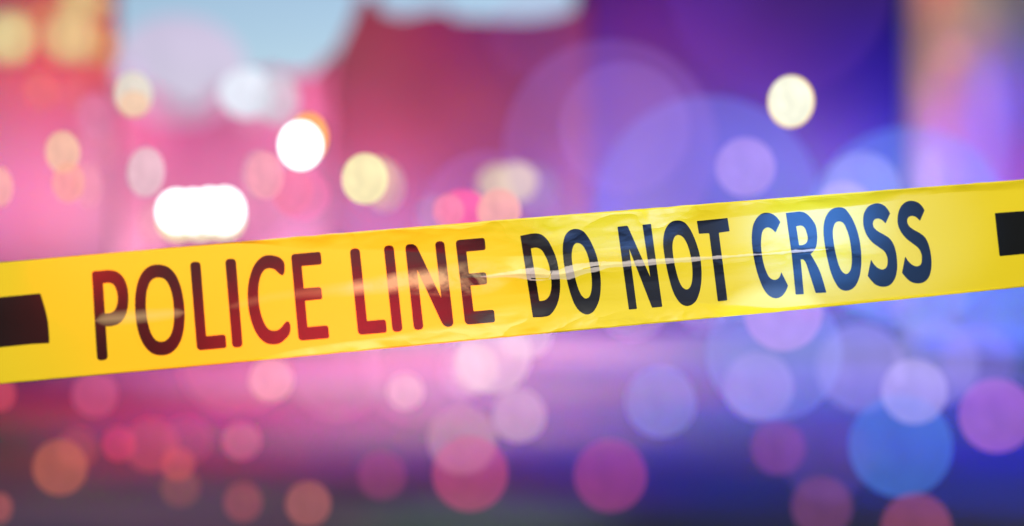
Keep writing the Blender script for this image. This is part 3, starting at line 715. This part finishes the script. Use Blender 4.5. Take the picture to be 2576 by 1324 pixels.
def film_mesh(name, bm, m, parent=None):
    """bm holds (s, t, lift) vertices; gives it the film's uv and puts it on the undulating film"""
    me = bpy.data.meshes.new(name)
    uvl = bm.loops.layers.uv.new('film')
    for f in bm.faces:
        f.smooth = True
        for lp in f.loops: lp[uvl].uv = uv_of(lp.vert.co.x, lp.vert.co.y)
    for v in bm.verts: v.co = tape_pt(v.co.x, v.co.y, v.co.z) - ORI
    bm.normal_update()
    bm.to_mesh(me); bm.free()
    nor = []
    for v in me.vertices:
        q = v.co; s_, t_ = q.dot(S), q.dot(T); h = .0004
        ds = (wave(s_ + h, t_) - wave(s_ - h, t_)) / (2 * h); dt = (wave(s_, t_ + h) - wave(s_, t_ - h)) / (2 * h)
        nor.append((N - S * ds - T * dt).normalized())
    me.normals_split_custom_set_from_vertices(nor)
    return link(name, me, parent, m)
tape = tag(empty('barrier_tape', ORI), 'yellow plastic barrier tape printed POLICE LINE DO NOT CROSS stretched across the picture', 'barrier tape')
s0, s1 = st(-700, 813)[0], st(3300, 520)[0]
NS, NT = 700, 64
bm = bmesh.new(); grid = []
for i in range(NS + 1):
    s = s0 + (s1 - s0) * i / NS
    a, b_ = interp(EDGE_B, s), interp(EDGE_T, s)
    a += .00025 * noise.noise(Vector((s * 90, 1, 0))); b_ += .00025 * noise.noise(Vector((s * 90, 5, 0)))
    grid.append([bm.verts.new((s, a + (b_ - a) * j / NT, 0)) for j in range(NT + 1)])
for i in range(NS):
    for j in range(NT): bm.faces.new((grid[i][j], grid[i + 1][j], grid[i + 1][j + 1], grid[i][j + 1]))
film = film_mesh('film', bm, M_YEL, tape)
sol = film.modifiers.new('thickness', 'SOLIDIFY'); sol.thickness = .00012; sol.offset = -1

def expand(pts):
    """(x, y) smooth point; (x, y, 0) sharp corner; (x, y, r) corner rounded by r"""
    k = len(pts); q = []
    for i, p in enumerate(pts):
        if len(p) == 2: q.append((Vector(p), False)); continue
        c = Vector(p[:2]); r = p[2]
        if r <= 0: q.append((c, True)); continue
        a = Vector(pts[i - 1][:2]); b = Vector(pts[(i + 1) % k][:2])
        r1 = min(r, (a - c).length * .5); r2 = min(r, (b - c).length * .5)
        A = c + (a - c).normalized() * r1; B = c + (b - c).normalized() * r2
        for j in range(7):
            u = j / 6; q.append((A * (1 - u) ** 2 * 1 + c * 2 * u * (1 - u) + B * u * u, True))
    out = []; k = len(q)
    for i in range(k):
        p1, c1 = q[i]; p2, c2 = q[(i + 1) % k]; p0 = q[i - 1][0]; p3 = q[(i + 2) % k][0]
        out.append(p1)
        if c1 and c2: continue
        d = (p2 - p1).length
        m1 = (p2 - p1) if c1 else ((p1 - p0) / max(1e-6, (p1 - p0).length) + (p2 - p1) / d).normalized() * d
        m2 = (p2 - p1) if c2 else ((p2 - p1) / d + (p3 - p2) / max(1e-6, (p3 - p2).length)).normalized() * d
        for j in range(1, 6):
            u = j / 6
            out.append(p1 * (2*u**3 - 3*u**2 + 1) + m1 * (u**3 - 2*u**2 + u) + p2 * (-2*u**3 + 3*u**2) + m2 * (u**3 - u**2))
    return out
ZM = {1: (0, 640, 1986 / 720), 2: (640, 620, 2407 / 800), 3: (1380, 560, 2449 / 740), 4: (2060, 480, 2576 / 820)}
def glyph(name, z, loops):
    ox, oy, k = ZM[z]
    cu = bpy.data.curves.new('g', 'CURVE'); cu.dimensions = '2D'; cu.fill_mode = 'FRONT'
    for lp in loops:
        P = [st((ox + p.x / k) * 2576 / 2880, (oy + p.y / k) * 2576 / 2880) for p in expand(lp)]
        sp = cu.splines.new('POLY'); sp.points.add(len(P) - 1); sp.use_cyclic_u = True
        for i, p in enumerate(P): sp.points[i].co = (p[0], p[1], 0, 1)
    o = bpy.data.objects.new('g', cu); COL.objects.link(o)
    dg = bpy.context.evaluated_depsgraph_get(); me = bpy.data.meshes.new_from_object(o.evaluated_get(dg))
    bm = bmesh.new(); bm.from_mesh(me); bpy.data.objects.remove(o); bpy.data.curves.remove(cu); bpy.data.meshes.remove(me)
    bmesh.ops.remove_doubles(bm, verts=bm.verts[:], dist=1e-6)
    xs = [v.co.x for v in bm.verts]; ys = [v.co.y for v in bm.verts]
    for ax, lo, hi in ((0, min(xs), max(xs)), (1, min(ys), max(ys))):
        c = math.ceil(lo / .004) * .004
        while c < hi:
            co = (c, 0, 0) if ax == 0 else (0, c, 0); no = (1, 0, 0) if ax == 0 else (0, 1, 0)
            bmesh.ops.bisect_plane(bm, geom=bm.verts[:] + bm.edges[:] + bm.faces[:], plane_co=co, plane_no=no, dist=1e-7); c += .004
    if sum(f.normal.z for f in bm.faces) < 0: bmesh.ops.reverse_faces(bm, faces=bm.faces[:])
    for v in bm.verts: v.co.z = .00018
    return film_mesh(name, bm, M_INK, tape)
glyph('printed_bar', 1, [[(-900, 619, 0), (0, 541, 0), (230, 520, 0), (314, 511, 10), (350, 630), (370, 720), (380, 820), (384, 897, 8), (240, 905, 0), (140, 916, 0), (0, 930, 0), (-900, 1010, 0)]])
glyph('letter', 1, [[(715, 385, 0), (712, 340, 38), (770, 336, 0), (850, 331), (905, 342), (955, 385), (985, 450), (997, 540), (990, 630), (965, 700), (925, 745), (870, 764), (821, 768, 0), (838, 1026, 36), (754, 1034, 36)],
                    [(800, 435, 0), (850, 430), (880, 443), (903, 485), (914, 550), (908, 600), (890, 640), (862, 661), (815, 668, 0)]])
glyph('letter', 1, [[(1235, 288), (1300, 305), (1355, 355), (1395, 435), (1420, 535), (1433, 650), (1430, 760), (1410, 860), (1370, 935), (1315, 980), (1248, 992), (1185, 978), (1130, 930), (1085, 845), (1058, 730), (1048, 600), (1055, 490), (1080, 395), (1120, 330), (1175, 295)],
                    [(1235, 389), (1275, 400), (1310, 445), (1335, 520), (1348, 610), (1350, 700), (1342, 780), (1320, 840), (1285, 877), (1248, 886), (1210, 873), (1178, 830), (1152, 755), (1136, 660), (1133, 560), (1145, 475), (1172, 415), (1205, 392)]])
glyph('letter', 1, [[(1474, 268, 36), (1555, 264, 36), (1600, 843, 4), (1750, 829, 28), (1758, 935, 22), (1529, 955, 38)]])
glyph('letter', 1, [[(1746, 245, 36), (1829, 241, 36), (1884, 928, 36), (1803, 934, 36)]])
glyph('letter', 2, [[(465, 465), (480, 440), (484, 400), (475, 350), (445, 318), (400, 300), (350, 295), (300, 305), (255, 340), (215, 400), (188, 480), (172, 570), (170, 650), (178, 750), (200, 850), (235, 940), (280, 1005), (330, 1040), (385, 1050), (440, 1042), (490, 1005), (525, 960), (533, 920), (528, 875), (515, 857), (498, 857), (482, 872), (455, 905), (425, 928), (390, 934), (350, 922), (320, 885), (290, 815), (270, 730), (262, 650), (262, 570), (275, 490), (300, 435), (325, 412), (358, 406), (395, 415), (425, 440), (445, 458)]])
glyph('letter', 2, [[(536, 287, 34), (788, 265, 26), (798, 373, 22), (627, 387, 4), (646, 575, 4), (793, 563, 26), (804, 667, 22), (656, 681, 4), (677, 903, 4), (852, 888, 28), (862, 998, 22), (602, 1020, 40)]])
glyph('letter', 2, [[(1033, 241, 40), (1118, 234, 40), (1181, 852, 4), (1340, 838, 28), (1349, 950, 22), (1106, 971, 40)]])
glyph('letter', 2, [[(1321, 216, 40), (1405, 209, 40), (1484, 940, 40), (1398, 948, 40)]])
glyph('letter', 2, [[(1502, 204, 40), (1592, 197, 48), (1809, 656, 3), (1755, 179, 38), (1834, 174, 38), (1917, 897, 45), (1833, 908, 60), (1605, 418, 3), (1661, 923, 38), (1579, 931, 38)]])
glyph('letter', 2, [[(1930, 168, 36), (2177, 147, 28), (2186, 250, 22), (2022, 265, 4), (2044, 450, 4), (2189, 438, 28), (2199, 541, 22), (2057, 553, 4), (2084, 770, 4), (2257, 755, 28), (2266, 863, 22), (2012, 885, 42)]])
glyph('letter', 3, [[(277, 342, 0), (430, 320), (480, 335), (530, 380), (580, 470), (615, 560), (635, 660), (648, 770), (645, 880), (625, 970), (590, 1040), (545, 1085), (500, 1097), (395, 1102, 0)],
                    [(375, 460, 6), (430, 453), (470, 470), (505, 520), (540, 600), (558, 690), (567, 780), (563, 850), (545, 905), (510, 940), (455, 951, 6)]])
glyph('letter', 3, [[(805, 279), (860, 298), (910, 355), (955, 440), (990, 530), (1012, 630), (1027, 740), (1027, 850), (1013, 940), (985, 1010), (945, 1060), (895, 1075), (845, 1055), (795, 1000), (755, 910), (725, 810), (700, 690), (680, 570), (673, 470), (680, 390), (705, 325), (750, 287)],
                    [(810, 409), (850, 425), (885, 475), (912, 545), (930, 630), (941, 710), (945, 790), (938, 865), (920, 910), (890, 927), (855, 905), (825, 850), (800, 775), (780, 690), (762, 600), (757, 520), (765, 460), (785, 420)]])
glyph('letter', 3, [[(1183, 258, 8), (1277, 248, 14), (1488, 725, 3), (1415, 240, 8), (1494, 231, 8), (1600, 1003, 8), (1505, 1012, 8), (1293, 465, 3), (1365, 1023, 10), (1290, 1030, 8)]])
glyph('letter', 3, [[(1745, 200), (1800, 215), (1850, 270), (1895, 360), (1930, 460), (1952, 560), (1962, 680), (1958, 790), (1940, 880), (1910, 950), (1870, 985), (1828, 996), (1780, 980), (1735, 930), (1695, 850), (1665, 750), (1640, 640), (1620, 530), (1608, 430), (1613, 340), (1640, 260), (1685, 213)],
                    [(1745, 334), (1785, 350), (1820, 400), (1848, 475), (1868, 570), (1877, 660), (1876, 740), (1865, 800), (1845, 833), (1822, 842), (1790, 825), (1760, 775), (1735, 700), (1712, 600), (1697, 500), (1695, 420), (1708, 365), (1725, 342)]])
glyph('letter', 3, [[(1919, 205, 8), (2203, 177, 8), (2222, 300, 8), (2122, 314, 10), (2202, 943, 10), (2113, 953, 10), (2033, 318, 10), (1938, 324, 10)]])
glyph('letter', 4, [[(420, 455, 5), (378, 548, 4), (350, 520), (315, 503), (285, 510), (262, 540), (252, 600), (250, 660), (258, 740), (270, 810), (295, 890), (325, 945), (367, 966), (400, 955), (420, 925), (428, 897, 3), (488, 1018, 5), (465, 1070), (425, 1115), (375, 1128), (325, 1108), (275, 1050), (235, 960), (205, 860), (183, 750), (170, 640), (170, 550), (185, 470), (220, 410), (260, 380), (300, 373), (345, 383), (390, 415)]])
glyph('letter', 4, [[(468, 375, 0), (540, 368, 0), (595, 363), (640, 375), (690, 420), (730, 480), (745, 550), (746, 620), (735, 680), (710, 718), (688, 738, 0), (730, 810), (770, 890), (800, 980), (828, 1078, 5), (733, 1082, 5), (700, 980), (665, 870), (640, 805), (620, 785), (600, 785, 3), (627, 1092, 6), (555, 1096, 6), (520, 730, 0)],
                    [(560, 493, 4), (600, 486), (630, 500), (655, 555), (663, 610), (650, 640), (620, 657), (587, 661, 5)]])
glyph('letter', 4, [[(940, 325), (985, 335), (1030, 385), (1070, 455), (1105, 550), (1127, 650), (1137, 770), (1132, 880), (1110, 970), (1070, 1035), (1005, 1062), (950, 1045), (905, 985), (870, 905), (840, 790), (815, 660), (803, 550), (808, 460), (835, 385), (880, 340)],
                    [(940, 449), (975, 462), (1005, 515), (1030, 590), (1045, 680), (1053, 770), (1050, 840), (1035, 890), (1005, 914), (970, 895), (940, 840), (915, 750), (895, 650), (885, 560), (890, 500), (910, 460)]])
glyph('letter', 4, [[(1390, 380, 5), (1350, 468, 4), (1320, 438), (1280, 424), (1250, 435), (1238, 465), (1245, 500), (1280, 535), (1330, 563), (1385, 600), (1420, 650), (1442, 720), (1453, 810), (1450, 890), (1430, 960), (1390, 1010), (1330, 1027), (1270, 1012), (1225, 972), (1193, 930, 5), (1222, 787, 4), (1250, 830), (1285, 862), (1325, 874), (1355, 858), (1368, 815), (1365, 765), (1340, 715), (1295, 680), (1235, 635), (1190, 580), (1162, 515), (1152, 450), (1160, 380), (1190, 325), (1235, 298), (1285, 290), (1335, 308), (1370, 345)]])
glyph('letter', 4, [[(1696, 352, 5), (1655, 444, 4), (1620, 412), (1580, 401), (1552, 415), (1541, 445), (1555, 485), (1595, 520), (1650, 550), (1700, 590), (1730, 650), (1748, 720), (1757, 800), (1752, 880), (1730, 945), (1690, 985), (1630, 997), (1570, 980), (1525, 940), (1495, 903, 5), (1524, 760, 4), (1555, 805), (1590, 835), (1630, 846), (1660, 830), (1671, 785), (1667, 735), (1640, 685), (1590, 645), (1530, 597), (1485, 540), (1460, 480), (1456, 420), (1470, 350), (1500, 300), (1545, 272), (1595, 269), (1640, 285), (1675, 318)]])
glyph('printed_bar', 4, [[(2317, 376, 8), (3600, 282, 0), (3600, 643, 0), (2358, 757, 8)]])
